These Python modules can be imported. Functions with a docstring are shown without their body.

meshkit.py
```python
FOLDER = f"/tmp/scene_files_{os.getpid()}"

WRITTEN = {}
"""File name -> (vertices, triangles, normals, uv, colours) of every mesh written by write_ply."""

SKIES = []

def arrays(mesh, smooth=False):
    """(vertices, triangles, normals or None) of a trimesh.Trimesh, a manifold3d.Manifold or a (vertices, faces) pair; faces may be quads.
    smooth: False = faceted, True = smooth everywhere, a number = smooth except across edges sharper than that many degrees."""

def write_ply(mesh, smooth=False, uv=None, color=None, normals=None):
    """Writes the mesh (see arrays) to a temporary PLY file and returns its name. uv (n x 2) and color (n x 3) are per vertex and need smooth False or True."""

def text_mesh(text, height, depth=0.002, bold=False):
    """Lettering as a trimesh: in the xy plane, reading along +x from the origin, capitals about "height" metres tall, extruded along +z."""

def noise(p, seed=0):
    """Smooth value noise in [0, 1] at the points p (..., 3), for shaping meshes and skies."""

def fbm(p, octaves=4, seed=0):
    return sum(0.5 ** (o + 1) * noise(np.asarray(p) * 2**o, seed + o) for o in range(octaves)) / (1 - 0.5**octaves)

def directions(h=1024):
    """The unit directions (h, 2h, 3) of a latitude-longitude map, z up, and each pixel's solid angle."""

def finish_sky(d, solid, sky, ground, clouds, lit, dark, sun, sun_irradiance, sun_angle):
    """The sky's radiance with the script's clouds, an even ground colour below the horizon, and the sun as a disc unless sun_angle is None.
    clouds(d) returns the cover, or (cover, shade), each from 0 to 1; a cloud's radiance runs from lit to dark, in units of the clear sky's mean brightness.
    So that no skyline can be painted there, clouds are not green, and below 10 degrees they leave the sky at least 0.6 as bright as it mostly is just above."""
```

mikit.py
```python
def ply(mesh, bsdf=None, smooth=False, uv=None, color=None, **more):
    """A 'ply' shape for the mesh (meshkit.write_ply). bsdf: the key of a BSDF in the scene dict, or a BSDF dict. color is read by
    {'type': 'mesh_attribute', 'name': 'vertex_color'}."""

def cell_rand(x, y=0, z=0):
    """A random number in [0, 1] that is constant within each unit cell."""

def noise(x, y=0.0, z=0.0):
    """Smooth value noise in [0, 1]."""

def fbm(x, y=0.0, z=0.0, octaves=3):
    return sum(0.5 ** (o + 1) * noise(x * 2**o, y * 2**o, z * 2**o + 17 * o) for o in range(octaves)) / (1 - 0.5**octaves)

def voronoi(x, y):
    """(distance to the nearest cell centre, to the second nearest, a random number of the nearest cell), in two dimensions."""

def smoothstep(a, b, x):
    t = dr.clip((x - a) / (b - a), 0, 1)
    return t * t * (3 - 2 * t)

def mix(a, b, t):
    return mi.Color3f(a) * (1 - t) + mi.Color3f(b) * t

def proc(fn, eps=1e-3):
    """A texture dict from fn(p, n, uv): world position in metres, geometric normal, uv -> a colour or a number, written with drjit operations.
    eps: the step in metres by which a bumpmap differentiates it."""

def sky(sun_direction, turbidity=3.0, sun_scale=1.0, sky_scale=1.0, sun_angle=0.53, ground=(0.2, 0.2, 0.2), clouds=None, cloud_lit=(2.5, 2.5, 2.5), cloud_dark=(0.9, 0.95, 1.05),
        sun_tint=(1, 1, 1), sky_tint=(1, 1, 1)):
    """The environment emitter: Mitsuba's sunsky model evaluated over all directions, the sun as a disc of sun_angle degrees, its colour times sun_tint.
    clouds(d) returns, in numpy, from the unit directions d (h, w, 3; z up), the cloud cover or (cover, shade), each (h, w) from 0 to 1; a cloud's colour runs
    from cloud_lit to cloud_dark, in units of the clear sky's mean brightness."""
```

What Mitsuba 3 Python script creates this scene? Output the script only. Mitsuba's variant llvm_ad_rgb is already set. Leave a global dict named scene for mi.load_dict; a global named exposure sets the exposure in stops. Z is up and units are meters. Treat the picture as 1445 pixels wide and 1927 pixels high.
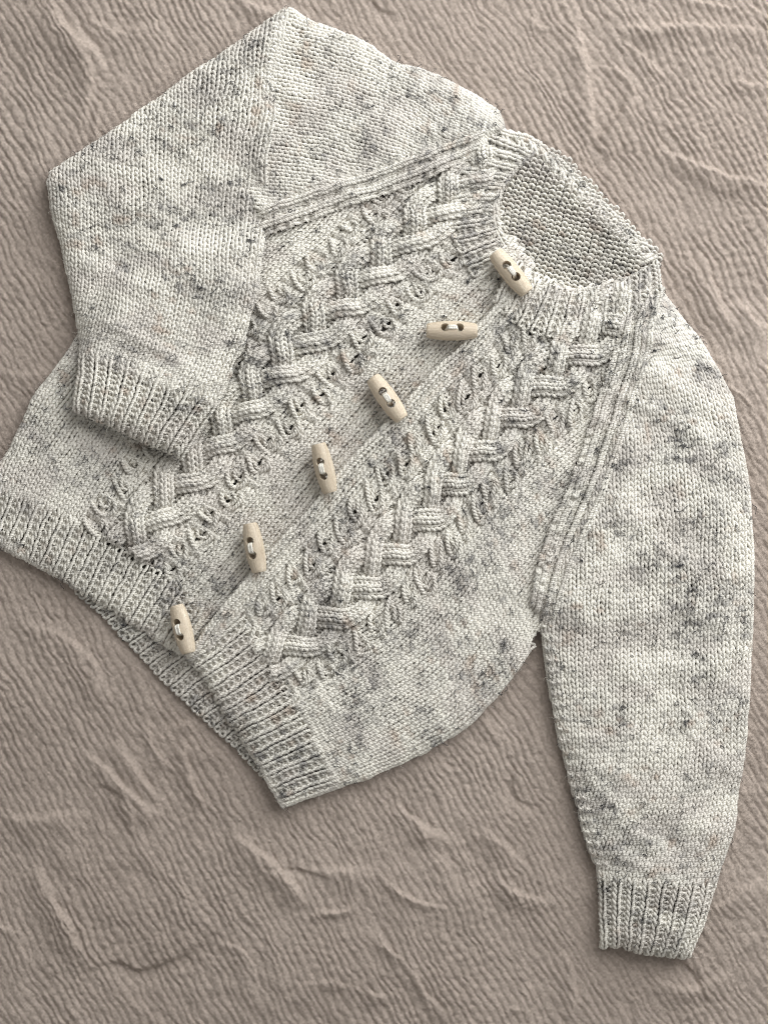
import math
import numpy as np, trimesh, shapely, mitsuba as mi, mikit, meshkit
import drjit as dr
import manifold3d as m3
from scipy.interpolate import CubicSpline
from scipy.ndimage import map_coordinates, gaussian_filter

T = mi.ScalarTransform4f
scene, labels = {}, {}
S = 0.3125e-3                                  # metres per plan unit ("pu"): the plan is drawn 1445 x 1927 pu, y downwards
CX, CY = 722.5, 963.5
ZREF, DIST = 0.008, 1.2
# ------------------------------------------------------------------ camera and light
scene['camera'] = {'type': 'perspective', 'fov_axis': 'y', 'fov': 2 * math.degrees(math.atan(1927 * S / 2 / DIST)),
                   'near_clip': 0.05, 'far_clip': 50.0,
                   'to_world': T().look_at(origin=[0, 0, ZREF + DIST], target=[0, 0, 0], up=[0, 1, 0])}
WIN = 3.75
scene['window_light'] = {'type': 'rectangle',
                         'to_world': T().look_at(origin=[0.64, 0.78, 0.64], target=[0.06, 0.08, 0.0], up=[0, 0, 1]).scale([0.72, 0.56, 1]),
                         'emitter': {'type': 'area', 'radiance': {'type': 'rgb', 'value': [WIN * 0.985, WIN * 1.0, WIN * 1.0]}}}
scene['room_light'] = {'type': 'constant', 'radiance': {'type': 'rgb', 'value': [0.235, 0.233, 0.226]}}
exposure = 0.62

# ------------------------------------------------------------------ materials
def lin(r, g, b):
    c = np.array([r, g, b]) / 255.0
    return np.where(c <= 0.04045, c / 12.92, ((c + 0.055) / 1.055) ** 2.4)

def ply_relief(p, n, uv):                      # three plies twisted round each other
    return 0.00009 * dr.cos(2 * dr.pi * (2 * uv.x + uv.y))
scene['yarn'] = {'type': 'bumpmap', 'arbitrary': mikit.proc(ply_relief, eps=6e-5), 'scale': 1.0,
                 'bsdf': {'type': 'principled', 'base_color': {'type': 'mesh_attribute', 'name': 'vertex_color'},
                          'roughness': 0.62, 'specular': 0.25, 'sheen': 0.35}}
scene['kemp'] = {'type': 'principled', 'base_color': {'type': 'rgb', 'value': [0.022, 0.023, 0.027]}, 'roughness': 0.6}
scene['lining'] = {'type': 'twosided', 'bsdf': {'type': 'principled', 'base_color': {'type': 'rgb', 'value': [0.36, 0.34, 0.30]}, 'roughness': 0.9}}

def wood_color(p, n, uv):
    g = mikit.noise(uv.x * 9 + 2 * mikit.noise(uv.y * 3, uv.x * 2), uv.y * 1.2, uv.x)
    f = mikit.noise(uv.x * 60, uv.y * 6)
    c = mikit.mix((0.475, 0.385, 0.28), (0.63, 0.545, 0.43), g)
    return c * (0.91 + 0.1 * f) * (0.93 + 0.13 * mikit.cell_rand(dr.floor(uv.y / 7 + 0.5), 3.0))
scene['wood'] = {'type': 'principled', 'base_color': mikit.proc(wood_color), 'roughness': 0.48, 'specular': 0.35}

def cloth_color(p, n, uv):
    a = mikit.fbm(p.x * 14, p.y * 14, 3.0, 3)
    b = mikit.noise(p.x * 900, p.y * 900, 1.0)
    c = mikit.mix((0.302, 0.249, 0.213), (0.362, 0.304, 0.262), a)
    return c * (0.83 + 0.32 * b)
def cloth_relief(p, n, uv):
    w = dr.sin(p.x * 5200 + p.y * 3100 + 3 * mikit.noise(p.x * 300, p.y * 300)) * dr.sin(p.x * -3100 + p.y * 5200)
    return 0.00004 * w + 0.00030 * mikit.noise(p.x * 800, p.y * 800, 5.0) + 0.0005 * mikit.noise(p.x * 330, p.y * 330, 8.0)
scene['muslin'] = {'type': 'twosided', 'bsdf': {'type': 'bumpmap', 'arbitrary': mikit.proc(cloth_relief, eps=1.2e-4), 'scale': 1.0,
                   'bsdf': {'type': 'principled', 'base_color': mikit.proc(cloth_color), 'roughness': 0.85, 'specular': 0.15, 'sheen': 0.4}}}

# ------------------------------------------------------------------ helpers
def fb(x, y, k=0, octaves=3):
    p = np.stack([x, y, np.full(np.shape(x), 0.37)], -1)
    return meshkit.fbm(p, octaves, 11 * k + 5)
def ns(x, y, k=0):
    return meshkit.noise(np.stack([x, y, np.full(np.shape(x), 0.37)], -1), 31 * k + 7)
def sst(a, b, x):
    t = np.clip((x - a) / (b - a), 0, 1)
    return t * t * (3 - 2 * t)
def curve(pts):
    p = np.array(pts, float)
    d = np.concatenate([[0], np.cumsum(np.linalg.norm(np.diff(p, axis=0), axis=1))])
    cs = CubicSpline(d / d[-1], p, bc_type='natural')
    t = np.linspace(0, 1, 400)
    q = cs(t)
    a = np.concatenate([[0], np.cumsum(np.linalg.norm(np.diff(q, axis=0), axis=1))])
    tt = np.interp(np.linspace(0, 1, 400), a / a[-1], t)
    c2 = CubicSpline(np.linspace(0, 1, 400), cs(tt))
    def f(s):                                  # straight on past both ends
        s = np.asarray(s, float)
        e = np.clip(s, 0, 1)
        return c2(e) + (s - e)[..., None] * c2(e, 1)
    f.length = a[-1]
    f.pts = q
    return f

GX0, GY0, GSTEP = -120.0, -60.0, 4.0
GW, GH = 420, 530
_gx, _gy = np.meshgrid(GX0 + GSTEP * np.arange(GW), GY0 + GSTEP * np.arange(GH))
_gp = shapely.points(_gx, _gy)
def poly(pts):
    q = curve(list(pts) + [pts[0]]).pts if False else np.array(pts)
    return shapely.Polygon(q).buffer(0)
def distance_to(pts):                          # grid of distances to an open polyline
    return shapely.distance(_gp, shapely.LineString(pts))
def signed(pg):
    d = shapely.distance(_gp, pg.boundary)
    return np.where(shapely.contains_xy(pg, _gx, _gy), d, -d)
def sample(grid, x, y):
    return map_coordinates(grid, [(y - GY0) / GSTEP, (x - GX0) / GSTEP], order=1, mode='nearest')
def dome(d, r):
    q = np.clip(d / r, 0, 1)
    return np.sqrt(np.clip(1 - (1 - q) ** 2, 0, 1))
UND = (fb(_gx / 110, _gy / 110, 1, 3) - 0.5)
WRINKLE = np.clip(1 - np.abs(2 * fb((_gx + 0.5 * _gy) / 210, (_gy - 0.5 * _gx) / 95, 15, 2) - 1) * 2.4, 0, 1) ** 2 - 0.3

def world(x, y, z):
    return np.stack([(x - CX) * S, (CY - y) * S, z], -1)

TRI = [0]
def tubes(P, R, C, sides, uvlen=None, closed_ends=False):
    """P (n, t, 3), R (n, t), C (n, t, 3): one mesh of n tubes; uv.x runs round, uv.y along in plies."""
    n, t, _ = P.shape
    tan = np.gradient(P, axis=1)
    tan /= np.maximum(np.linalg.norm(tan, axis=2, keepdims=True), 1e-12)
    up = np.zeros_like(P); up[..., 2] = 1
    side = np.cross(tan, up)
    side /= np.maximum(np.linalg.norm(side, axis=2, keepdims=True), 1e-6)
    nr = np.cross(side, tan)
    a = np.arange(sides + 1) / sides * 2 * np.pi - np.pi / 2
    ring = side[:, :, None, :] * np.cos(a)[None, None, :, None] + nr[:, :, None, :] * np.sin(a)[None, None, :, None]
    V = P[:, :, None, :] + ring * R[:, :, None, None]
    k = sides + 1
    idx = np.arange(n * t * k).reshape(n, t, k)
    A, B, Cc, D = idx[:, :-1, :-1], idx[:, :-1, 1:], idx[:, 1:, 1:], idx[:, 1:, :-1]
    F = np.concatenate([np.stack([A, Cc, B], -1).reshape(-1, 3), np.stack([A, D, Cc], -1).reshape(-1, 3)])
    L = np.concatenate([np.zeros((n, 1)), np.cumsum(np.linalg.norm(np.diff(P, axis=1), axis=2), axis=1)], 1)
    uv = np.stack([np.broadcast_to(np.arange(k) / sides, (n, t, k)), np.broadcast_to((L / 0.00125)[:, :, None], (n, t, k))], -1)
    col = np.broadcast_to(C[:, :, None, :], (n, t, k, 3)) if C.ndim == 3 else C
    TRI[0] += len(F)
    return V.reshape(-1, 3), F, uv.reshape(-1, 2), col.reshape(-1, 3)

def twisted(P, R, C, pitch=4.2e-3):
    """Two plies wound round each other along each curve."""
    n, t, _ = P.shape
    m = 27
    f = lambda A: np.stack([np.interp(np.linspace(0, 1, m), np.linspace(0, 1, t), A[:, :, 0].T[:, i]) for i in range(n)]) if A.shape[2] == 1 else np.stack([f(A[:, :, k:k + 1]) for k in range(A.shape[2])], -1)
    P, C, R = f(P), f(C), f(R[:, :, None])
    tan = np.gradient(P, axis=1); tan /= np.maximum(np.linalg.norm(tan, axis=2, keepdims=True), 1e-12)
    side = np.cross(tan, [0, 0, 1.0]); side /= np.maximum(np.linalg.norm(side, axis=2, keepdims=True), 1e-6)
    nr = np.cross(side, tan)
    L = np.concatenate([np.zeros((n, 1)), np.cumsum(np.linalg.norm(np.diff(P, axis=1), axis=2), axis=1)], 1)
    out = []
    for k in range(2):
        a = (2 * np.pi * L / pitch + np.pi * k)[..., None]
        out.append(tubes(P + (side * np.cos(a) + nr * np.sin(a)) * (0.44 * R)[..., None], 0.64 * R, C * (0.94 + 0.06 * k), 5))
    return out

def put(key, parts, bsdf, smooth=True):
    v, f, u, c, at = [], [], [], [], 0
    for (V, F, U, C) in parts:
        v.append(V); f.append(F + at); u.append(U); c.append(C); at += len(V)
    scene[key] = mikit.ply((np.vstack(v), np.vstack(f)), bsdf, smooth=smooth, uv=np.vstack(u), color=np.vstack(c))

# ------------------------------------------------------------------ yarn
rng = np.random.default_rng(7)
CREAM, GREY, BROWN, PINK = np.array([0.735, 0.705, 0.632]), np.array([0.185, 0.176, 0.172]), np.array([0.37, 0.27, 0.20]), np.array([0.585, 0.54, 0.495])
NT, SIDES = 11, 6
tt = np.linspace(0, 2 * np.pi, NT)
T_V = -0.97 * np.cos(tt)
T_U = tt / (2 * np.pi) - 0.5 + 0.20 * np.sin(2 * tt) - 0.10 * T_V * np.sin(tt) ** 2
T_Z = -1.05 * np.cos(2 * tt) + 0.55 * np.cos(tt)
R0 = 1.06e-3                                   # yarn radius
C0 = 1.0e-3                                   # how far a loop goes to the front and back
HAIRS = []

def LIE(x, y, k):
    return 11 * (ns(x / 75, y / 75, 70 + k) - 0.5) + 4 * (ns(x / 26, y / 26, 72 + k) - 0.5)

class Patch:
    """A piece of knitting: wale u from 0 to n, course v from 0 to m; two guide curves, the surface height and a clip outline."""
    def __init__(s, a, b, n, m, height, clip=None, across=False, seed=0, w=14.0, hole=None, wrap=None):
        s.a, s.b, s.n, s.m, s.height, s.clip, s.across, s.seed, s.w, s.hole = curve(a), curve(b), n, m, height, clip, across, seed, w, hole
        s.offx = seed * 13.7
        s.wrap = None if wrap is None else (wrap, *[g / GSTEP for g in np.gradient(gaussian_filter(wrap, 1.0))])
    def xy(s, u, v):
        q, p = (v / s.m, u / s.n) if not s.across else (u / s.n, v / s.m)
        p = p[..., None]
        return s.a(q) * (1 - p) + s.b(q) * p
    def surface(s, u, v, dz):
        w = 0.22 * (ns(u / 3 + s.offx, v / 3, 3) - 0.5), 0.22 * (ns(u / 3 + s.offx, v / 3, 4) - 0.5)
        q = s.xy(u + w[0], v + w[1])
        x, y = q[..., 0], q[..., 1]
        drop = 0.0
        if s.wrap is not None:                 # past a fold the fabric turns down and under instead of going on
            d = sample(s.wrap[0], x, y)
            push = 0.5 * (d + np.sqrt(d * d + 4 * 4.0 ** 2)) - d
            x, y = x + push * sample(s.wrap[2], x, y), y + push * sample(s.wrap[1], x, y)
            drop = -np.clip(3 - d, 0, 14) * 0.22e-3
        h = drop + s.height(x, y, u, v)
        e = 2.0
        gx = (s.height(x + e, y, u, v) - s.height(x - e, y, u, v)) / (2 * e * S)
        gy = (s.height(x, y + e, u, v) - s.height(x, y - e, u, v)) / (2 * e * S)
        nrm = np.stack([-gx, gy, np.ones_like(gx)], -1)
        nrm /= np.linalg.norm(nrm, axis=-1, keepdims=True)
        x, y = x + LIE(x, y, 0), y + LIE(x, y, 1)
        return world(x, y, np.maximum(h, 0.2e-3)) + nrm * dz[..., None], x, y
    def grey(s, u, v):
        o = s.offx
        big = sst(0.34, 0.72, fb(u / 6.0 + o, v / 6.5, 6, 3))
        dash = sst(0.52, 0.72, ns(u / 1.1 + o, np.floor(v) * 3.3 + s.seed, 7))
        grain = sst(0.45, 0.8, ns(u / 0.5 + o, v / 0.8, 8))
        return np.clip(big * (0.24 + 0.86 * dash * (0.4 + 0.6 * grain) + 0.22 * grain) + 0.24 * dash * grain, 0, 1)
    def color(s, u, v):
        o = s.offx
        g = s.grey(u, v)[..., None]
        br = (sst(0.62, 0.84, ns(u / 1.4 + o, v / 1.3, 9)) * 0.6 * sst(0.40, 0.6, ns(u / 7 + o, v / 6, 14)))[..., None]
        pk = (sst(0.42, 0.7, ns(u / 5 + o, v / 3.5, 10)) * 0.6)[..., None]
        f = ns(u * 4 + o, v * 4, 12)[..., None]
        c = CREAM * (1 - pk) + PINK * pk
        c = c * (1 - br) + BROWN * br
        k = np.clip(g * (0.65 + 0.4 * f), 0, 0.8)
        c = c * (1 - k) + GREY * k
        return np.clip(c * (0.90 + 0.12 * f), 0.01, 0.86)
    def keep(s, u, v, extra=0):
        q = s.xy(u, v)
        ok = np.ones(len(u), bool)
        if s.clip is not None:
            ok &= shapely.contains_xy(s.clip, q[:, 0], q[:, 1])
        if s.hole is not None:
            ok &= ~shapely.contains_xy(s.hole, q[:, 0], q[:, 1])
        return ok
    def stitches(s, u0, v0, sign, dz=0.0, shift=None, size=1.0, r=1.0, hair=1.0, wide=None):
        """One loop per (u0, v0); sign 1 knit, -1 purl; shift(v) moves a loop sideways as the course goes (returns du, dz)."""
        u0, v0 = np.asarray(u0, float), np.asarray(v0, float)
        sign, dz, r = np.broadcast_to(sign, u0.shape), np.broadcast_to(dz, u0.shape), np.broadcast_to(r, u0.shape)
        n = len(u0)
        if n == 0:
            return []
        j = rng.normal(0, 1, (n, 4))
        V = v0[:, None] + T_V * (1 + 0.05 * j[:, :1]) * size + 0.05 * j[:, 1:2]
        U = u0[:, None] + T_U * (1 + 0.03 * j[:, 3:4]) * (1.0 if wide is None else wide(u0)[:, None]) + 0.045 * j[:, 2:3]
        Z = C0 * T_Z * sign[:, None] + dz[:, None] + 0.00012 * j[:, 3:4]
        if shift is not None:
            du, z2 = shift(u0[:, None] + 0 * V, V)
            U = U + du
            Z = Z + z2
        P, x, y = s.surface(U, V, Z)
        R = R0 * s.w / 14.0 * r[:, None] * (1 + 0.07 * j[:, 0:1]) * (1 + 0.06 * np.sin(tt * 2 + j[:, 1:2]))
        C = s.color(U, V)
        mid = P[:, [2, 8]].reshape(-1, 3)
        g = s.grey(u0, v0)
        HAIRS.append((mid, np.repeat(g, 2) * hair, x.mean(), s))
        return [tubes(P, R, C, SIDES)]
    def grid(s, sign=1, dz=None, u=None, v=None, **kw):
        us = np.arange(s.n) + 0.5 if u is None else np.asarray(u, float)
        vs = np.arange(s.m) + 0.5 if v is None else np.asarray(v, float)
        U, V = [g.ravel() for g in np.meshgrid(us, vs)]
        ok = s.keep(U, V)
        U, V = U[ok], V[ok]
        sg = sign(U, V) if callable(sign) else sign
        d = 0.0 if dz is None else dz(U, V) if callable(dz) else dz
        return s.stitches(U, V, sg, d, **kw)

def rib(U, V):
    return np.where(np.floor(U).astype(int) % 2 == 0, 1, -1)
def rib_dz(U, V):
    return np.where(np.floor(U).astype(int) % 2 == 0, 0.45e-3, -0.6e-3)
def rib_wide(U):
    return np.where(np.floor(U).astype(int) % 2 == 0, 1.34, 0.80)

# ------------------------------------------------------------------ outlines (plan units)
body_side = [(-30, 1040), (-20, 900), (18, 845), (60, 752), (130, 648), (200, 540), (330, 430), (500, 395)]
ul_hem = [(-30, 1012), (10, 1038), (60, 1062), (150, 1112), (240, 1172), (338, 1234)]
lr_hem = [(345, 1237), (395, 1305), (450, 1388), (490, 1455), (530, 1523)]
lr_side = [(530, 1523), (600, 1497), (690, 1470), (800, 1420), (880, 1370), (935, 1315), (985, 1245), (1008, 1180), (1014, 1150)]
sleeve_out = [(1232, 480), (1245, 545), (1280, 585), (1320, 640), (1380, 750), (1410, 900), (1422, 1050), (1418, 1200), (1405, 1380), (1385, 1560), (1347, 1680), (1322, 1745), (1297, 1806)]
sleeve_in = [(1130, 1785), (1126, 1700), (1122, 1640), (1090, 1530), (1052, 1400), (1030, 1270), (1014, 1170)]
sleeve_poly = poly(sleeve_out + [(1200, 1800), (1165, 1784)] + sleeve_in + [(1020, 1130), (1050, 1070), (1100, 960), (1140, 850), (1175, 750), (1200, 650), (1215, 560)])
fold_poly = poly([(545, 14), (530, 14), (400, 110), (250, 213), (96, 322), (88, 340), (95, 390), (115, 465), (136, 560), (150, 640), (150, 690), (142, 772), (190, 800), (240, 822), (290, 845), (345, 868),
                  (385, 800), (415, 745), (462, 650), (485, 540), (498, 420), (510, 280), (528, 130), (545, 40)])
up_edge = [(545, 16), (600, 38), (680, 70), (740, 112), (790, 125), (850, 152), (905, 185), (940, 208), (949, 240)]
up_poly = poly(up_edge + [(905, 262), (800, 300), (700, 340), (600, 372), (498, 410), (470, 300), (520, 60)])
neck_edge = [(1003, 287), (968, 318), (942, 362), (933, 408), (940, 445), (962, 480), (985, 512), (1020, 535), (1062, 547), (1110, 548), (1160, 538), (1200, 520), (1236, 492)]
neck_out = [(930, 256), (886, 296), (862, 345), (854, 400), (862, 462), (890, 510), (925, 560), (975, 606), (1030, 626), (1092, 626), (1150, 616), (1200, 592), (1240, 545)]
neck_hole = poly(neck_edge + [(1180, 430), (1100, 350), (1045, 298)])
ul_poly = poly(ul_hem + [(420, 1150), (1000, 510), (940, 445), (933, 408), (930, 330), (960, 290), (905, 262), (800, 308), (700, 345), (600, 376), (498, 410)] + body_side[::-1][1:])
lr_edge = [(345, 1237), (376, 1195), (425, 1132), (505, 1040), (632, 897), (752, 767), (870, 642), (985, 520)]
lr_poly = poly(lr_edge + [(1020, 540), (1062, 550), (1110, 550), (1160, 540), (1215, 560), (1190, 660), (1150, 790), (1110, 890), (1070, 985), (1035, 1090), (1014, 1150)] + lr_side[::-1][1:] + lr_hem[::-1][1:-1])
silhouette = shapely.union_all([poly([(118, 1086), (180, 1150), (280, 1258), (360, 1340), (440, 1412), (505, 1480), (560, 1400), (200, 1040)]).buffer(12), sleeve_poly, fold_poly, up_poly, ul_poly, lr_poly, neck_hole, poly([(940, 245), (1000, 262), (1045, 298), (1100, 348), (1170, 418), (1238, 478), (1200, 600), (900, 400)])])

# ------------------------------------------------------------------ heights (metres)
mm = 1e-3
d_ul = np.minimum(distance_to(ul_hem), distance_to(body_side))
d_lrfree = np.minimum(distance_to(lr_hem), distance_to(lr_side))
d_lredge = distance_to(lr_edge)
d_sl = distance_to(sleeve_out + [(1200, 1800), (1165, 1784)] + sleeve_in)
s_fold, s_body = signed(fold_poly), signed(shapely.union_all([ul_poly, up_poly]))
d_up = distance_to(up_edge)
d_rag_lr = distance_to([(1228, 590), (1200, 700), (1165, 810), (1115, 910), (1070, 1020), (1030, 1130)])
d_rag_ul = distance_to([(498, 425), (600, 390), (700, 358), (800, 318), (890, 280)])
d_neck = distance_to(neck_edge)
soft = lambda g, k: gaussian_filter(g, k)
z_ul = 2.4 * mm + 4.6 * mm * dome(d_ul, 42) + 5.0 * mm * UND - 1.3 * mm * np.exp(-(d_rag_ul / 22) ** 2) - 2.4 * mm * np.exp(-np.abs(s_fold) / 24) - 1.3 * mm * np.exp(-(d_lredge / 24) ** 2)
z_lr = 2.6 * mm + 5.2 * mm * dome(d_lrfree, 45) + 3.6 * mm * np.exp(-(d_lredge / 38) ** 2) + 5.0 * mm * UND - 1.0 * mm * np.exp(-(d_rag_lr / 26) ** 2)
z_sl = 1.6 * mm + 9.5 * mm * dome(d_sl, 80) + 5.0 * mm * UND + 2.2 * mm * WRINKLE * sst(0, 40, d_sl) - 1.2 * mm * np.exp(-(d_rag_lr / 16) ** 2)
z_up = 2.2 * mm + 7.5 * mm * dome(d_up, 75) + 5.0 * mm * UND + 1.8 * mm * WRINKLE - 1.0 * mm * np.exp(-(d_rag_ul / 22) ** 2)
z_fold = 2.0 * mm + 11.6 * mm * sst(-10, 60, s_body) + 8.0 * mm * dome(s_fold, 44) + 4.0 * mm * UND + 1.8 * mm * WRINKLE * sst(0, 40, s_fold)
z_neck = np.maximum(z_ul, 5.5 * mm) + 1.2 * mm - 1.6 * mm * np.exp(-(d_neck / 9) ** 2)
z_back = 1.3 * mm + 1.2 * mm * UND
def field(g, blur=0.8):
    g = gaussian_filter(g, blur)
    return lambda x, y, u, v: sample(g, x, y)

# ------------------------------------------------------------------ the muslin blanket
def blanket():
    def axis(lo, hi, step, far):
        mid = np.arange(lo, hi + step / 2, step)
        out, s, p = [], step, hi
        while p < far:
            s *= 1.25; p += s; out.append(p)
        left, s, p = [], step, lo
        while p > lo - (far - hi):
            s *= 1.25; p -= s; left.append(p)
        return np.concatenate([left[::-1], mid, out])
    xs, ys = axis(-30, 1475, 3.1, 4200), axis(-30, 1957, 3.1, 4700)
    X, Y = np.meshgrid(xs, ys)
    wx = 70 * (fb(X / 420, Y / 420, 20, 2) - 0.5) + 14 * (fb(X / 90, Y / 90, 22, 2) - 0.5)
    wy = 70 * (fb(X / 420, Y / 420, 21, 2) - 0.5) + 14 * (fb(X / 90, Y / 90, 23, 2) - 0.5)
    th = math.radians(61)
    q = -(X + wx) * math.sin(th) + (Y + wy) * math.cos(th) + 7.5 * (ns(X / 15, Y / 15, 24) - 0.5) + 9 * (ns(X / 40, Y / 40, 27) - 0.5)
    r = (X + wx) * math.cos(th) + (Y + wy) * math.sin(th) + 9 * (ns(X / 15, Y / 15, 25) - 0.5) + 14 * (ns(X / 36, Y / 36, 28) - 0.5)
    q = q + 15 * (ns(q / 30, r / 90, 34) - 0.5) + 6 * (ns(q / 12, r / 26, 35) - 0.5)
    r = r + 19 * ns(np.floor(q / 14.0) * 3.7, r / 80, 26) * sst(0.3, 0.6, ns(X / 160, Y / 160, 39))
    ridge = np.abs(np.sin(np.pi * q / 14.0)) ** 0.75
    bead = np.abs(np.sin(np.pi * r / 19.0)) ** 0.7
    ca = 0.15 + 0.75 * ns(X / 70, Y / 70, 30) + 0.7 * ns(q / 14, r / 40, 36)
    cb = 0.20 + 0.75 * sst(0.3, 0.8, ns(X / 120, Y / 120, 31)) + 0.6 * sst(650, 100, X + 0.5 * Y) + 0.3 * sst(700, 1000, X - 0.5 * Y)
    h = 0.66 * ca * ridge + 0.85 * cb * bead * (0.25 + 0.75 * ridge) + 0.75 * (ns(X / 8, Y / 8, 37) - 0.5) + 0.7 * (ns(X / 17, Y / 17, 49) - 0.5) + 0.9 * (ns(X / 33, Y / 33, 38) - 0.5)
    # wrinkles: a raised, one-sided fold along each line
    def crease(pts, width, tall):
        c = curve(pts).pts
        ln = shapely.LineString(c)
        x0, y0, x1, y1 = c[:, 0].min() - 90, c[:, 1].min() - 90, c[:, 0].max() + 90, c[:, 1].max() + 90
        m = (X > x0) & (X < x1) & (Y > y0) & (Y < y1)
        px, py = X[m] + 10 * (ns(X[m] / 25, Y[m] / 25, 40) - 0.5), Y[m] + 10 * (ns(X[m] / 25, Y[m] / 25, 41) - 0.5)
        pt = shapely.points(px, py)
        d = shapely.distance(pt, ln)
        al = shapely.line_locate_point(ln, pt, normalized=True)
        i = np.clip((al * 399).astype(int), 0, 398)
        tx, ty = (c[i + 1] - c[i]).T
        sg = np.sign(tx * (py - c[i, 1]) - ty * (px - c[i, 0]))
        e = np.where(sg > 0, d / (1.25 * width), d / (0.26 * width))
        h[m] += 1.7 * tall * np.exp(-e * e) * np.sin(np.pi * np.clip(al, 0.0, 1.0)) ** 0.6
    crease([(60, 1640), (95, 1700), (135, 1775), (165, 1832)], 26, 2.3)
    crease([(165, 1832), (210, 1822), (250, 1834), (310, 1822), (390, 1780)], 18, -1.6)
    crease([(150, 1420), (190, 1450), (240, 1500), (300, 1545)], 24, 2.0)
    crease([(215, 1395), (262, 1470), (310, 1520)], 22, 1.7)
    crease([(430, 1575), (480, 1610), (540, 1660), (575, 1705)], 26, 2.4)
    crease([(0, 1545), (60, 1548), (150, 1535)], 26, 2.0)
    crease([(575, 1640), (640, 1645), (700, 1640)], 20, 1.4)
    crease([(740, 1520), (790, 1560), (850, 1590)], 24, 1.9)
    crease([(930, 1660), (985, 1690), (1040, 1705)], 20, 1.6)
    crease([(900, 1560), (950, 1600), (990, 1640)], 22, 1.3)
    crease([(85, -10), (110, 40), (160, 85), (200, 130)], 34, 2.6)
    crease([(160, 30), (230, 60), (300, 30)], 30, 1.4)
    crease([(150, 60), (165, 160), (150, 240)], 20, 1.3)
    crease([(440, -10), (490, 10), (530, 30)], 22, 1.6)
    crease([(1080, -10), (1090, 60), (1105, 150), (1120, 260)], 24, 2.0)
    crease([(1150, 50), (1230, 48), (1320, 46), (1445, 52)], 20, 1.7)
    crease([(1240, 275), (1300, 305), (1360, 325), (1450, 345)], 22, 2.1)
    crease([(1120, 270), (1160, 230), (1190, 170)], 18, 1.4)
    crease([(1380, 150), (1420, 155), (1460, 150)], 16, 1.6)
    crease([(1320, 480), (1350, 560), (1400, 640)], 30, 1.8)
    crease([(1400, 560), (1420, 600), (1450, 620)], 20, 1.6)
    crease([(0, 700), (50, 705), (110, 690)], 22, 1.2)
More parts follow.
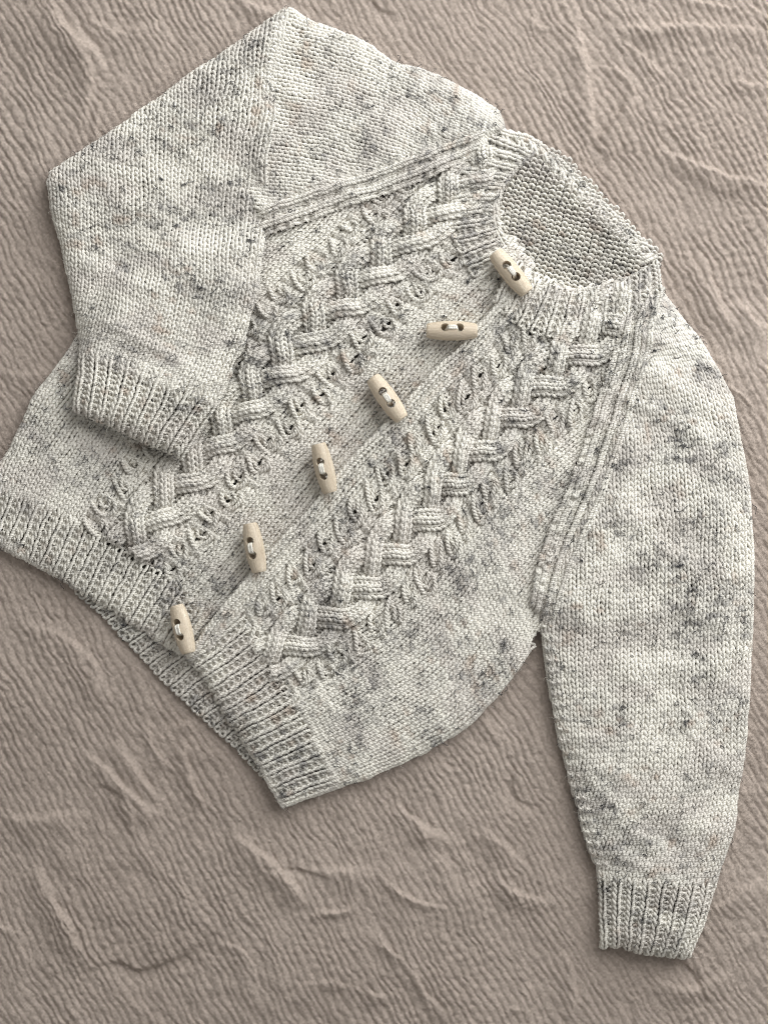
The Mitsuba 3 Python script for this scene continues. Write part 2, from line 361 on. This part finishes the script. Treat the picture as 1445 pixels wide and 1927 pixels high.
    crease([(30, 1180), (110, 1200), (170, 1260), (200, 1330)], 30, 1.6)
    crease([(1340, 1720), (1380, 1700), (1440, 1660)], 20, 1.3)
    crease([(1060, 1800), (1080, 1850), (1075, 1930)], 20, 1.2)
    crease([(1230, 1850), (1300, 1870), (1380, 1840)], 20, 1.2)
    h += 9.0 * (fb(X / 260, Y / 260, 33, 4) - 0.5)
    fold = 1 - np.abs(2 * fb(q / 95, r / 230, 45, 2) - 1) * 2.2
    fold2 = 1 - np.abs(2 * fb(q / 150 + 9, r / 110, 46, 2) - 1) * 2.6
    cr = np.random.default_rng(77)
    for _ in range(95):
        x, y = cr.uniform(-40, 1480), cr.uniform(-40, 1960)
        if shapely.contains_xy(silhouette.buffer(-30), x, y):
            continue
        an = math.radians(61 + cr.normal(0, 16)) if cr.random() < 0.7 else math.radians(cr.uniform(-25, 30))
        ln, bend = cr.uniform(50, 190), cr.normal(0, 0.16)
        pts = [(x + ln * k * math.cos(an + bend * k * 4) + cr.normal(0, 3), y + ln * k * math.sin(an + bend * k * 4) + cr.normal(0, 3)) for k in (-0.5, -0.2, 0.15, 0.5)]
        crease(pts, cr.uniform(7, 16), cr.uniform(0.5, 1.25) * (1 if cr.random() < 0.75 else -0.8) * (1.15 if y > 1150 else 0.85))
    low = 0.5 + 0.7 * sst(900, 1500, Y) + 0.5 * sst(1000, 1300, X) * sst(900, 300, Y)
    h += low * 1.2 * np.clip(fold, 0, 1) ** 2.2 * sst(0.35, 0.65, ns(X / 210, Y / 210, 47)) + low * 0.7 * np.clip(fold2, 0, 1) ** 3 * sst(0.4, 0.7, ns(X / 180, Y / 180, 48))
    ins = np.zeros(X.shape)
    m = (X > -60) & (X < 1480) & (Y > -60) & (Y < 1900)
    sd = signed(silhouette)
    ins[m] = sst(-25, 25, sample(sd, X[m], Y[m]))
    z = h * mm
    z = z * (1 - ins) + (0.4 + 0.12 * h) * mm * ins - 1.6 * mm
    P = world(X, Y, z).reshape(-1, 3)
    ny, nx = X.shape
    i = np.arange(ny * nx).reshape(ny, nx)
    A, B, C, D = i[:-1, :-1].ravel(), i[:-1, 1:].ravel(), i[1:, 1:].ravel(), i[1:, :-1].ravel()
    F = np.concatenate([np.stack([A, D, C], 1), np.stack([A, C, B], 1)])
    TRI[0] += len(F)
    return P, F, np.stack([X.ravel(), Y.ravel()], 1) * S
P, F, U = blanket()
scene['muslin_blanket'] = mikit.ply((P, F), 'muslin', smooth=True, uv=U)
labels['muslin_blanket'] = {'label': 'crinkled beige double gauze blanket spread out under the knitted cardigan', 'category': 'blanket'}

# ------------------------------------------------------------------ the cardigan
K = 'knitted_cardigan'
labels[K] = {'label': 'cream tweed hand knitted baby cardigan with braided cables, lying on the beige blanket', 'category': 'cardigan'}

def flat_lining():
    parts = []
    g = silhouette.buffer(-14).simplify(1.0)
    for q in getattr(g, 'geoms', [g]):
        me = trimesh.creation.extrude_polygon(q, 2.0, engine='earcut')
        v = np.array(me.vertices)
        parts.append(trimesh.Trimesh(world(v[:, 0], v[:, 1], v[:, 2] * 0.3 * mm - 0.5 * mm), np.array(me.faces)[:, ::-1], process=False))
    return trimesh.util.concatenate(parts)
# back of the garment
bk = Patch([(112, 1080), (180, 1142), (280, 1250), (360, 1332), (440, 1404), (500, 1468)], [(170, 1045), (240, 1100), (330, 1200), (400, 1285), (480, 1360), (540, 1430)], 38, 6, field(z_back), across=True, seed=3, w=12.5)
scene[K + '__back_panel'] = mikit.ply(flat_lining(), 'lining')
put(K + '__back_panel__hem_rib', bk.grid(rib, rib_dz, wide=lambda U: 0.85 + 0.4 * (rib_wide(U) > 1), hair=0.6), 'yarn')
nk = Patch([(868, 545), (915, 390), (965, 235)], [(1215, 640), (1262, 485), (1312, 330)], 28, 36, field(4.3 * mm + 2.2 * mm * np.exp(-(distance_to([(1003, 300), (1100, 380), (1200, 480)]) / 30) ** 2) + 2.5 * mm * UND), clip=neck_hole.buffer(12), seed=4)
put(K + '__back_panel__neck_inside', nk.grid(-1, hair=0.6, u=np.arange(-4, 33) + 0.5, size=0.8, r=0.9), 'yarn')

# ---- cable and lace
def braid(v, s, per=4.0):
    """Lateral place (in strands, -1 0 1) and lift of strand s of a three-strand plait at course v."""
    v = np.asarray(v, float) / per
    occ = [0, 1, 2]
    out_p, out_z = np.zeros(v.shape), np.zeros(v.shape)
    for k in range(-2, 40):
        side = 0 if k % 2 == 0 else 2
        old = {occ[i]: i for i in range(3)}
        over = occ[1]
        occ[1], occ[side] = occ[side], occ[1]
        new = {occ[i]: i for i in range(3)}
        m = (v >= k) & (v < k + 1)
        if m.any():
            f = v[m] - k
            e = sst(0.0, 1.0, f)
            out_p[m] = old[s] + (new[s] - old[s]) * e - 1
            moved = new[s] != old[s]
            out_z[m] = (1.0 if s == over else -1.0) * np.sin(np.pi * f) ** 0.8 if moved else 0.45 * np.sin(np.pi * f)
    return out_p, out_z

def cable(p, ucentre, v0, v1, key, spread=2.75, per=4.2):
    """Three strands of three wales; each loop lies along its strand, evenly spaced on it."""
    vv = np.linspace(v0, v1, 1600)
    WU, WV = 14.3, 10.0
    for s in range(3):
        parts = []
        pos, lift = braid(vv - v0, s, per)
        pos, lift = gaussian_filter(pos, 17), gaussian_filter(lift, 10)
        cu = ucentre + pos * spread
        arc = np.concatenate([[0], np.cumsum(np.hypot(np.diff(cu) * WU, np.diff(vv) * WV))])
        al = np.arctan(np.gradient(cu * WU, vv * WV))
        n = int(arc[-1] / 10.2)
        s0 = (np.arange(n) + 0.5) * 10.2
        for m in (-1, 0, 1):
            j = rng.normal(0, 1, (n, 4)); j[:, 2] += 0.0
            A = s0[:, None] + 8.8 * T_V * (1 + 0.05 * j[:, :1]) + 0.5 * j[:, 1:2]
            off = (tt / (2 * np.pi) - 0.5 + 0.25 * np.sin(2 * tt)) * 12.6 + m * 11.6 + 0.5 * j[:, 2:3]
            u_, v_, a_, l_, p_ = [np.interp(A, arc, g) for g in (cu, vv, al, lift, pos)]
            U, V = u_ + off * np.cos(a_) / WU, v_ - off * np.sin(a_) / WV
            q = p.keep(U.mean(1), V.mean(1))
            if not q.any():
                continue
            Z = C0 * T_Z + (2.0 + 2.5 * l_ - 1.6 * m * m - 0.2 * p_ ** 2) * mm
            P, x, y = p.surface(U[q], V[q], Z[q])
            parts.append(tubes(P, R0 * (1 + 0.07 * j[q, 3:4]) * np.ones((1, NT)), p.color(U[q], V[q]), SIDES))
            HAIRS.append((P[:, [2, 8]].reshape(-1, 3), np.repeat(p.grey(U[q].mean(1), V[q].mean(1)), 2), 0, p))
        put(key + '__cable_strand' + ('' if s == 0 else '_%03d' % s), parts, 'yarn')

WALE, CROSS = np.array([0.68, -0.733]), np.array([0.735, 0.678])
def lace(p, u0, u1, v0, v1, flip=False):
    """Eyelet columns: wales drawn apart round a hole every four courses, each hole hung with a slanting decrease and its hooked yarn-over."""
    n = int(round(u1 - u0))
    uc = (u0 + u1) / 2
    U, V = [g.ravel() for g in np.meshgrid(np.arange(n) + u0 + 0.5, np.arange(v0, v1) + 0.5)]
    ok = p.keep(U, V)
    U, V = U[ok], V[ok]
    def centre(k):
        return uc + 0.5 * np.where(k.astype(int) % 2 == 0, 1, -1)
    def shift(uu, V):
        ph = (V - v0) / 4.2
        k = np.floor(ph)
        d = uu - centre(k)
        open_ = np.sin(np.pi * (ph - k)) ** 1.5 * (0.6 + 0.6 * ns(k * 7.3, uu * 0 + p.seed, 60))
        return np.sign(d) * 0.40 * open_ * np.exp(-np.abs(d) / 1.2) + 0.25 * (ns(uu, V / 1.5, 61) - 0.5), -1.0 * mm * open_ * np.exp(-d * d / 2)
    sg = np.where((np.floor(V) % 4) == 1, -1, 1)
    parts = p.stitches(U, V, sg, -1.2 * mm, shift=shift, r=0.98)
    ks = np.arange(v0 + 2.1, v1 - 2, 4.2)
    kk = np.floor((ks - v0) / 4.2)
    c = centre(kk)
    t = np.linspace(0, 1, 15)
    for path, z, rr in (([(-20, -33), (-18, -18), (-13, 0), (-6, 13), (3, 21)], 1.35, 1.28),
                        ([(-4, 20), (7, 19), (16, 11), (20, -2), (15, -13)], 0.9, 1.15),
                        ([(2, -26), (11, -19), (14, -7), (10, 5), (1, 9)], 0.4, 1.0),
                        ([(-10, -26), (-6, -16), (-5, -5), (2, 2), (12, 4)], 0.2, 1.0)):
        q = np.array(path, float)
        q = np.stack([curve(q)(x) for x in t])
        jit = rng.normal(0, 1.0, (len(ks), 15, 2)); jit = gaussian_filter(jit, (0, 3, 0)) * 9.0
        pos = q[None] * (0.88 + 0.12 * rng.normal(0, 1, (len(ks), 1, 1))) + jit + rng.normal(0, 1.6, (len(ks), 1, 2))
        Us, Vs = c[:, None] + pos @ CROSS / 14.3, ks[:, None] + pos @ WALE / 10.0
        k_ = p.keep(Us.mean(1), Vs.mean(1))
        Us, Vs = Us[k_], Vs[k_]
        if len(Us):
            Z = -2.6 * mm + (z + 2.6) * mm * np.sin(np.pi * np.clip(t, 0.02, 0.98)) ** 0.5 * (1 + 0.12 * rng.normal(0, 1, (len(Us), 1)))
            P, x, y = p.surface(Us, Vs, Z)
            parts += twisted(P, R0 * rr * 1.1 * np.ones(Us.shape), p.color(Us, Vs))
    return parts

# ---- wearer's right front (upper left in plan), under the other one
union_ul = shapely.union_all([ul_poly, up_poly, lr_poly, neck_hole])
visible_ul = ul_poly.buffer(7).difference(fold_poly.buffer(-26))
ul_rib = poly(ul_hem + [(392, 1150), (330, 1085), (250, 1030), (150, 975), (60, 935), (-40, 905)])
ul = Patch([(-40, 1000), (-8, 880), (50, 770), (140, 640), (330, 430), (520, 260)], [(322, 1232), (356, 1190), (491, 1040), (621, 890), (741, 760), (859, 635), (985, 508)], 38, 93, field(z_ul), clip=visible_ul, seed=1,
           wrap=signed(union_ul), hole=shapely.union_all([ul_rib.buffer(-10), lr_poly.buffer(-45)]))
FU = K + '__front_panel'
VS = np.arange(0, 114) + 0.5
plain = ul.grid(1, u=np.concatenate([np.arange(-2, 15), np.arange(33, 42)]) + 0.5, v=VS, dz=lambda U, V: np.where(U > 33, 0.75 * mm * (-1.0) ** np.floor(U), 0))
plain += ul.grid(1, dz=-1.3 * mm, u=[32.5], v=VS)
plain += ul.grid(-1, dz=-2.2 * mm, u=np.arange(19, 28) + 0.5, v=VS)
put(FU, plain, 'yarn')
put(FU + '__lace_column', lace(ul, 27, 32, 2, 114), 'yarn')
ul.clip = ul_poly.buffer(7)
put(FU + '__lace_column_001', lace(ul, 15, 19, 2, 114), 'yarn')
ul.clip = visible_ul
cable(ul, 23.2, 6, 114, FU)
ulr = Patch([(-65, 1000), (-48, 950), (-20, 875)], [(338, 1234), (368, 1192), (398, 1150)], 38, 9, field(z_ul), seed=5, w=12.5, clip=ul_poly.buffer(12), wrap=signed(union_ul))
put(FU + '__hem_rib', ulr.grid(rib, rib_dz, wide=rib_wide), 'yarn')

# ---- wearer's left front (lower right in plan)
lr_rib = poly(lr_hem + [(600, 1497), (645, 1483), (600, 1385), (550, 1300), (500, 1222), (450, 1150), (400, 1200)])
lr = Patch([(352, 1228), (376, 1197), (425, 1132), (505, 1042), (632, 897), (752, 767), (870, 642), (985, 520)],
           [(530, 1523), (690, 1470), (830, 1402), (935, 1312), (1010, 1190), (1120, 1060), (1245, 965)], 36, 93, field(z_lr), clip=lr_poly.buffer(7), hole=shapely.union_all([lr_rib.buffer(-10), shapely.Point(1011, 1213).buffer(9)]), seed=2, wrap=signed(shapely.union_all([lr_poly, sleeve_poly.buffer(8), ul_poly.difference(poly([(345, 1240), (300, 1300), (200, 1230), (330, 1170)])), neck_hole])))
FL = K + '__front_panel_001'
plain = lr.grid(1, u=np.concatenate([np.arange(0, 2), np.arange(20, 38)]) + 0.5, v=VS, dz=lambda U, V: np.where(U < 1, 1.3 * mm, np.where(U < 2, -0.6 * mm, 0)))
plain += lr.grid(1, dz=0.5 * mm, u=[2.5], v=VS)
plain += lr.grid(-1, dz=-2.2 * mm, u=np.arange(8, 16) + 0.5, v=VS)
put(FL, plain, 'yarn')
put(FL + '__lace_column', lace(lr, 3, 8, 2, 114), 'yarn')
put(FL + '__lace_column_001', lace(lr, 16, 20, 2, 114), 'yarn')
cable(lr, 12.0, 5, 114, FL)
lrr = Patch([(345, 1237), (398, 1197), (450, 1150)], [(530, 1523), (600, 1496), (648, 1481)], 28, 10, field(z_lr), seed=6, w=12.5, wrap=lr.wrap[0])
put(FL + '__hem_rib', lrr.grid(rib, rib_dz, wide=rib_wide, u=np.arange(0, 29) + 0.5), 'yarn')

# ---- raglan bands
ra = Patch([(492, 378), (600, 342), (700, 310), (800, 272), (912, 236)], [(492, 445), (600, 408), (700, 374), (800, 336), (895, 292)], 5, 42, field(np.maximum(z_ul, z_up) + 0.8 * mm), seed=7, w=13.5)
def band_sign(U, V):
    return np.where(np.isin(np.floor(U), (1, 3)), 1, np.where(ns(U * 9.1, np.floor(V) * 5.3, 80) > 0.6, -1, 1))
def band_dz(U, V):
    return np.where(np.isin(np.floor(U), (1, 3)), 0.9 * mm, -0.9 * mm) + 0.9 * mm * (ns(U * 9.1, V / 1.7, 81) - 0.5)
put(K + '__raglan_seam', ra.grid(band_sign, band_dz), 'yarn')
rb = Patch([(1165, 608), (1150, 660), (1120, 760), (1085, 865), (1048, 960), (1012, 1060), (996, 1140)], [(1246, 548), (1226, 640), (1200, 740), (1165, 850), (1128, 950), (1080, 1060), (1042, 1165)], 6, 58, field(np.maximum(z_lr, z_sl) + 0.3 * mm), seed=8, w=13)
def band2_sign(U, V):
    f = np.floor(U)
    return np.where(np.isin(f, (3, 5)), 1, np.where((f < 2) & (ns(U * 9.1, np.floor(V) * 5.3, 80) > 0.62), -1, 1))
def band2_dz(U, V):
    f = np.floor(U)
    return np.where(np.isin(f, (3, 5)), 0.6 * mm, np.where(np.isin(f, (2, 4)), -1.6 * mm, np.where(f == 1, 0.9 * mm, 0))) + 0.9 * mm * (ns(U * 9.1, V / 1.7, 81) - 0.5)
put(K + '__raglan_seam_001', rb.grid(band2_sign, band2_dz), 'yarn')

# ---- wearer's left sleeve (right in plan)
SL = K + '__sleeve'
sl = Patch([(1052, 1792), (1018, 1650), (1066, 1500), (1072, 1250), (1075, 1050), (1080, 800), (1100, 540)], [(1297, 1806), (1347, 1680), (1385, 1560), (1405, 1380), (1418, 1200), (1422, 1050), (1410, 900), (1380, 750), (1320, 640), (1240, 520)], 25, 124, field(z_sl), clip=sleeve_poly.buffer(9), seed=9, wrap=signed(sleeve_poly))
put(SL, sl.grid(1, u=np.arange(-5, 26) + 0.5, v=np.arange(14, 124) + 0.5), 'yarn')
cuff = Patch([(1131, 1786), (1127, 1720), (1124, 1645)], [(1297, 1806), (1323, 1742), (1352, 1668)], 16, 14, field(z_sl + 0.3 * mm), seed=10, w=12, wrap=signed(sleeve_poly))
put(SL + '__cuff', cuff.grid(rib, rib_dz, wide=rib_wide, u=np.arange(-1, 17) + 0.5), 'yarn')
seam = Patch([(1128, 1650), (1092, 1530), (1056, 1400), (1034, 1270), (1020, 1180)], [(1150, 1650), (1112, 1530), (1076, 1400), (1054, 1270), (1040, 1180)], 2, 44, field(z_sl + 0.6 * mm), seed=11, w=12.5)
put(SL + '__seam', seam.grid(lambda U, V: np.where(np.floor(V) % 2 == 0, 1, -1), lambda U, V: np.where(np.floor(U) == 0, 0.2 * mm, -0.3 * mm)), 'yarn')

# ---- wearer's right sleeve: the upper part, then the part folded back over the front
SR = K + '__sleeve_001'
up = Patch([(470, 395), (690, 425), (910, 480)], [(520, 14), (690, 66), (790, 118), (955, 232)], 27, 46, field(z_up), clip=up_poly.buffer(8), hole=fold_poly.buffer(-24), seed=12, wrap=signed(shapely.union_all([up_poly, ul_poly, fold_poly])))
put(SR, up.grid(1, u=np.arange(-2, 29) + 0.5, v=np.arange(-1, 49) + 0.5), 'yarn')
fo = Patch([(52, 738), (65, 682), (80, 620), (95, 520), (90, 400), (75, 200), (60, 0)], [(345, 868), (415, 745), (462, 652), (487, 520), (499, 400), (522, 200), (543, 10)], 29, 88, field(z_fold), clip=fold_poly.buffer(9), seed=23, wrap=signed(fold_poly))
put(SR + '__turned_back_sleeve', fo.grid(1, u=np.arange(-1, 31) + 0.5, v=np.arange(12, 89) + 0.5), 'yarn')
cf = Patch([(143, 773), (150, 705), (150, 655)], [(345, 868), (392, 790), (425, 735)], 19, 12, field(z_fold + 0.2 * mm), seed=14, w=12, wrap=signed(fold_poly))
put(SR + '__cuff', cf.grid(rib, rib_dz, wide=rib_wide, u=np.arange(-1, 20) + 0.5), 'yarn')

# ---- neckband
nb1 = Patch(neck_out[:7], neck_edge[:7], 26, 6, field(z_neck), across=True, seed=15, w=13)
nb2 = Patch([(930, 566)] + neck_out[7:], [(972, 497)] + neck_edge[7:], 27, 7, field(np.maximum(z_lr, 6 * mm) + 1.5 * mm - 1.6 * mm * np.exp(-(d_neck / 9) ** 2)), across=True, seed=16, w=13)
for i, p in enumerate((nb1, nb2)):
    put(K + '__neckband' + ('' if i == 0 else '_001'), p.grid(rib, rib_dz, wide=rib_wide), 'yarn')
def offset(pts, d):
    c = curve(pts).pts[::20]
    t = np.gradient(c, axis=0); t /= np.linalg.norm(t, axis=1, keepdims=True)
    return c + np.stack([-t[:, 1], t[:, 0]], 1) * d
be = Patch(offset(neck_edge, -6.5), offset(neck_edge, 6.5), 1, 50, lambda x, y, u, v: 7.0 * mm + 0 * x, seed=17, w=12)
put(K + '__bind_off_edge', be.grid(1), 'yarn')
bn = Patch([(938, 243), (1000, 262), (1045, 298), (1100, 348), (1170, 418), (1240, 482)], [(962, 302), (1006, 298), (1040, 332), (1092, 387), (1144, 441), (1196, 502)], 29, 3, lambda x, y, u, v: 2.4 * mm + 4.0 * mm * np.sin(np.pi * np.clip(v / 3.0, 0.02, 0.98)) ** 0.7, across=True, seed=18, w=13)
bb = Patch(offset([(940, 246), (1000, 264), (1045, 300), (1100, 350), (1170, 420), (1240, 484)], -7), offset([(940, 246), (1000, 264), (1045, 300), (1100, 350), (1170, 420), (1240, 484)], 7), 1, 36, lambda x, y, u, v: 5.6 * mm + 0 * x, seed=19, w=13)
put(K + '__bind_off_edge_001', bb.grid(1), 'yarn')
put(K + '__neckband_002', bn.grid(rib, rib_dz, wide=rib_wide), 'yarn')

# ---- dark kemp fibres lying on and standing out of the yarn
def kemp():
    hr = np.random.default_rng(21)
    pts = np.vstack([h[0] for h in HAIRS]); g = np.concatenate([h[1] for h in HAIRS])
    pr = (g ** 1.3 + 0.035)
    i = hr.choice(len(pts), 3000, p=pr / pr.sum(), replace=False)
    knots = np.repeat(pts[hr.choice(len(pts), 70, p=pr / pr.sum())], 6, axis=0) + hr.normal(0, 0.5 * mm, (420, 3)) * [1, 1, 0]
    base = np.vstack([pts[i], knots])
    n, st = len(base), 11
    ln = hr.uniform(0.28, 0.75, n) * mm * np.where(hr.random(n) < 0.12, 1.6, 1.0)
    ln[len(i):] *= 0.6
    head = hr.uniform(0, 2 * np.pi, n)
    P = np.zeros((n, st, 3)); P[:, 0] = base
    P[:, 0, 2] += 1.25 * mm
    z = np.cumsum(hr.normal(0, 0.16, (n, st)), 1)
    lift = np.where(hr.random(n) < 0.12, hr.uniform(0.5, 2.2, n), 0.0)
    turn = hr.normal(0, 0.25, n)
    for k in range(1, st):
        head = head + turn + hr.normal(0, 0.75, n)
        P[:, k, 0] = P[:, k - 1, 0] + np.cos(head) * ln
        P[:, k, 1] = P[:, k - 1, 1] + np.sin(head) * ln
        P[:, k, 2] = base[:, 2] + 1.5 * mm + np.clip(z[:, k], -0.35, 0.8) * mm + lift * mm * (k / st) ** 2
    R = hr.uniform(0.11, 0.20, (n, 1)) * mm * np.ones((1, st))
    return tubes(P, R, np.zeros((n, st, 3)) + 0.02, 3)
put(K + '__dark_fiber', [kemp()], 'kemp')
def halo():
    hr = np.random.default_rng(22)
    pts = np.vstack([h[0] for h in HAIRS])
    base = pts[hr.choice(len(pts), 6500, replace=False)]
    n, st = len(base), 6
    head, ln = hr.uniform(0, 2 * np.pi, n), hr.uniform(0.35, 1.0, n) * mm
    P = np.zeros((n, st, 3)); P[:, 0] = base
    rise = hr.uniform(0.2, 2.2, n) * mm
    for k in range(1, st):
        head = head + hr.normal(0, 0.5, n)
        P[:, k, :2] = P[:, k - 1, :2] + np.stack([np.cos(head), np.sin(head)], 1) * ln[:, None]
        P[:, k, 2] = base[:, 2] + 0.9 * mm + rise * math.sin(math.pi * 0.62 * k / (st - 1))
    P[:, 0, 2] += 0.6 * mm
    return tubes(P, np.full((n, st), 0.05 * mm), np.broadcast_to(CREAM, P.shape), 3)
put(K + '__light_fuzz', [halo()], 'yarn')
labels[K + '__light_fuzz'] = {'kind': 'stuff', 'label': 'fine pale fuzz standing off the yarn'}
labels[K + '__dark_fiber'] = {'kind': 'stuff', 'label': 'dark curly kemp fibres scattered through the yarn'}

# ---- wooden toggles
def toggle_mesh():
    L, a, b, r = 14.4 * mm, 5.6 * mm, 4.05 * mm, 2.3 * mm
    zs = np.linspace(-1, 1, 33)
    prof = [(0.0, -L)] + [((b + (a - b) * (1 - abs(z) ** 2.1)) * (1 if abs(z) < 0.99 else 0.93), z * L) for z in zs] + [(0.0, L)]
    body = m3.Manifold.revolve(m3.CrossSection([prof]), 72)
    for s in (-1, 1):
        hole = m3.Manifold.cylinder(30 * mm, r * 1.08, r * 1.08, 40, True).rotate([90, 0, 0]).translate([0, 0, s * 4.1 * mm])
        body -= hole
    # shallow channel between the holes for the yarn
    body -= m3.Manifold.cylinder(8.2 * mm, 1.35 * mm, 1.35 * mm, 24, True).translate([0, -a - 0.2 * mm, 0])
    m = body.refine_to_length(1.2 * mm).to_mesh()
    return np.array(m.vert_properties[:, :3]), np.array(m.tri_verts)
tv, tf = toggle_mesh()
_ts = trimesh.graph.smooth_shade(trimesh.Trimesh(tv, tf, process=True), angle=math.radians(35), facet_minarea=None)
tv, tf = np.array(_ts.vertices), np.array(_ts.faces)
TOG = [((927, 476), (991, 557)), ((802, 625), (896, 625)), ((701, 712), (756, 790)), ((600, 836), (622, 927)), ((472, 985), (490, 1076)), ((335, 1138), (358, 1227))]
WHERE = ['at the neckline', 'second down, lying level', 'third down from the neckline', 'fourth down from the neckline', 'second up from the hem', 'at the hem']
def thread_tubes(j):
    hr = np.random.default_rng(50 + j)
    t = np.linspace(0, 1, 17)
    P = []
    for k in range(4):
        off = (k - 1.5) * 0.62 * mm + hr.normal(0, 0.12) * mm
        z = (t * 2 - 1) * 4.3 * mm
        dip = -7.0 * mm + 9 * mm * np.clip(np.abs(t * 2 - 1) - 0.62, 0, 1) ** 1.0 * 2.6
        y = -6.0 * mm + 11 * mm * np.clip((np.abs(t * 2 - 1) - 0.45) / 0.55, 0, 1) ** 1.5 + hr.normal(0, 0.1) * mm
        x = off * (1 - 0.2 * np.cos(np.pi * t * 2)) + 0.25 * mm * np.sin(3 * t + k)
        P.append(np.stack([x, y, z], -1))
    P = np.array(P)
    return P, np.full(P.shape[:2], 0.6 * mm)
for j, ((x0, y0), (x1, y1)) in enumerate(TOG):
    c = world((x0 + x1) / 2, (y0 + y1) / 2, 0.0)
    h = max(sample(gaussian_filter(np.maximum(z_ul, z_lr), 1), np.array([(x0 + x1) / 2]), np.array([(y0 + y1) / 2]))[0], 6.5 * mm) + 6.6 * mm
    ax = np.array([x1 - x0, -(y1 - y0), 0.0]); k = np.linalg.norm(ax) * S / (28.8 * mm); ax /= np.linalg.norm(ax)
    tilt = [0.06, -0.04, 0.05, -0.05, 0.04, 0.08][j]
    ax = np.array([ax[0] * math.cos(tilt), ax[1] * math.cos(tilt), math.sin(tilt)])
    roll = [0.05, 0.32, 0.0, -0.28, -0.35, -0.42][j]
    out = np.array([0, 0, 1.0]); out -= ax * (out @ ax); out /= np.linalg.norm(out)
    sd = np.cross(out, ax)
    out2 = out * math.cos(roll) + sd * math.sin(roll)
    sd2 = np.cross(out2, ax)
    M = np.stack([sd2, -out2, ax], 1)          # local x, y, z; the holes open towards local -y
    V = tv @ M.T * min(k, 1.04) + c + [0, 0, h]
    if np.linalg.det(M) < 0:
        FF = tf[:, ::-1]
    else:
        FF = tf
    uv = np.stack([np.arctan2(tv[:, 0], -tv[:, 1]) * 0.9 + 3 * j, tv[:, 2] / (10 * mm) + 7 * j], 1)
    key = K + '__toggle_button' + ('' if j == 0 else '_%03d' % j)
    scene[key] = mikit.ply((V, FF), 'wood', smooth=True, uv=uv)
    labels[key] = {'label': 'pale wooden two-hole toggle button, ' + WHERE[j]}
    P, R = thread_tubes(j)
    P = P @ M.T + c + [0, 0, h]
    put(key + '__sewing_thread', [tubes(P, R, np.broadcast_to(CREAM * 0.95, P.shape), 8)], 'yarn')
labels['window_light'] = {'kind': 'structure'}
print('triangles', TRI[0], 'hair base', sum(len(h[0]) for h in HAIRS) // 2)
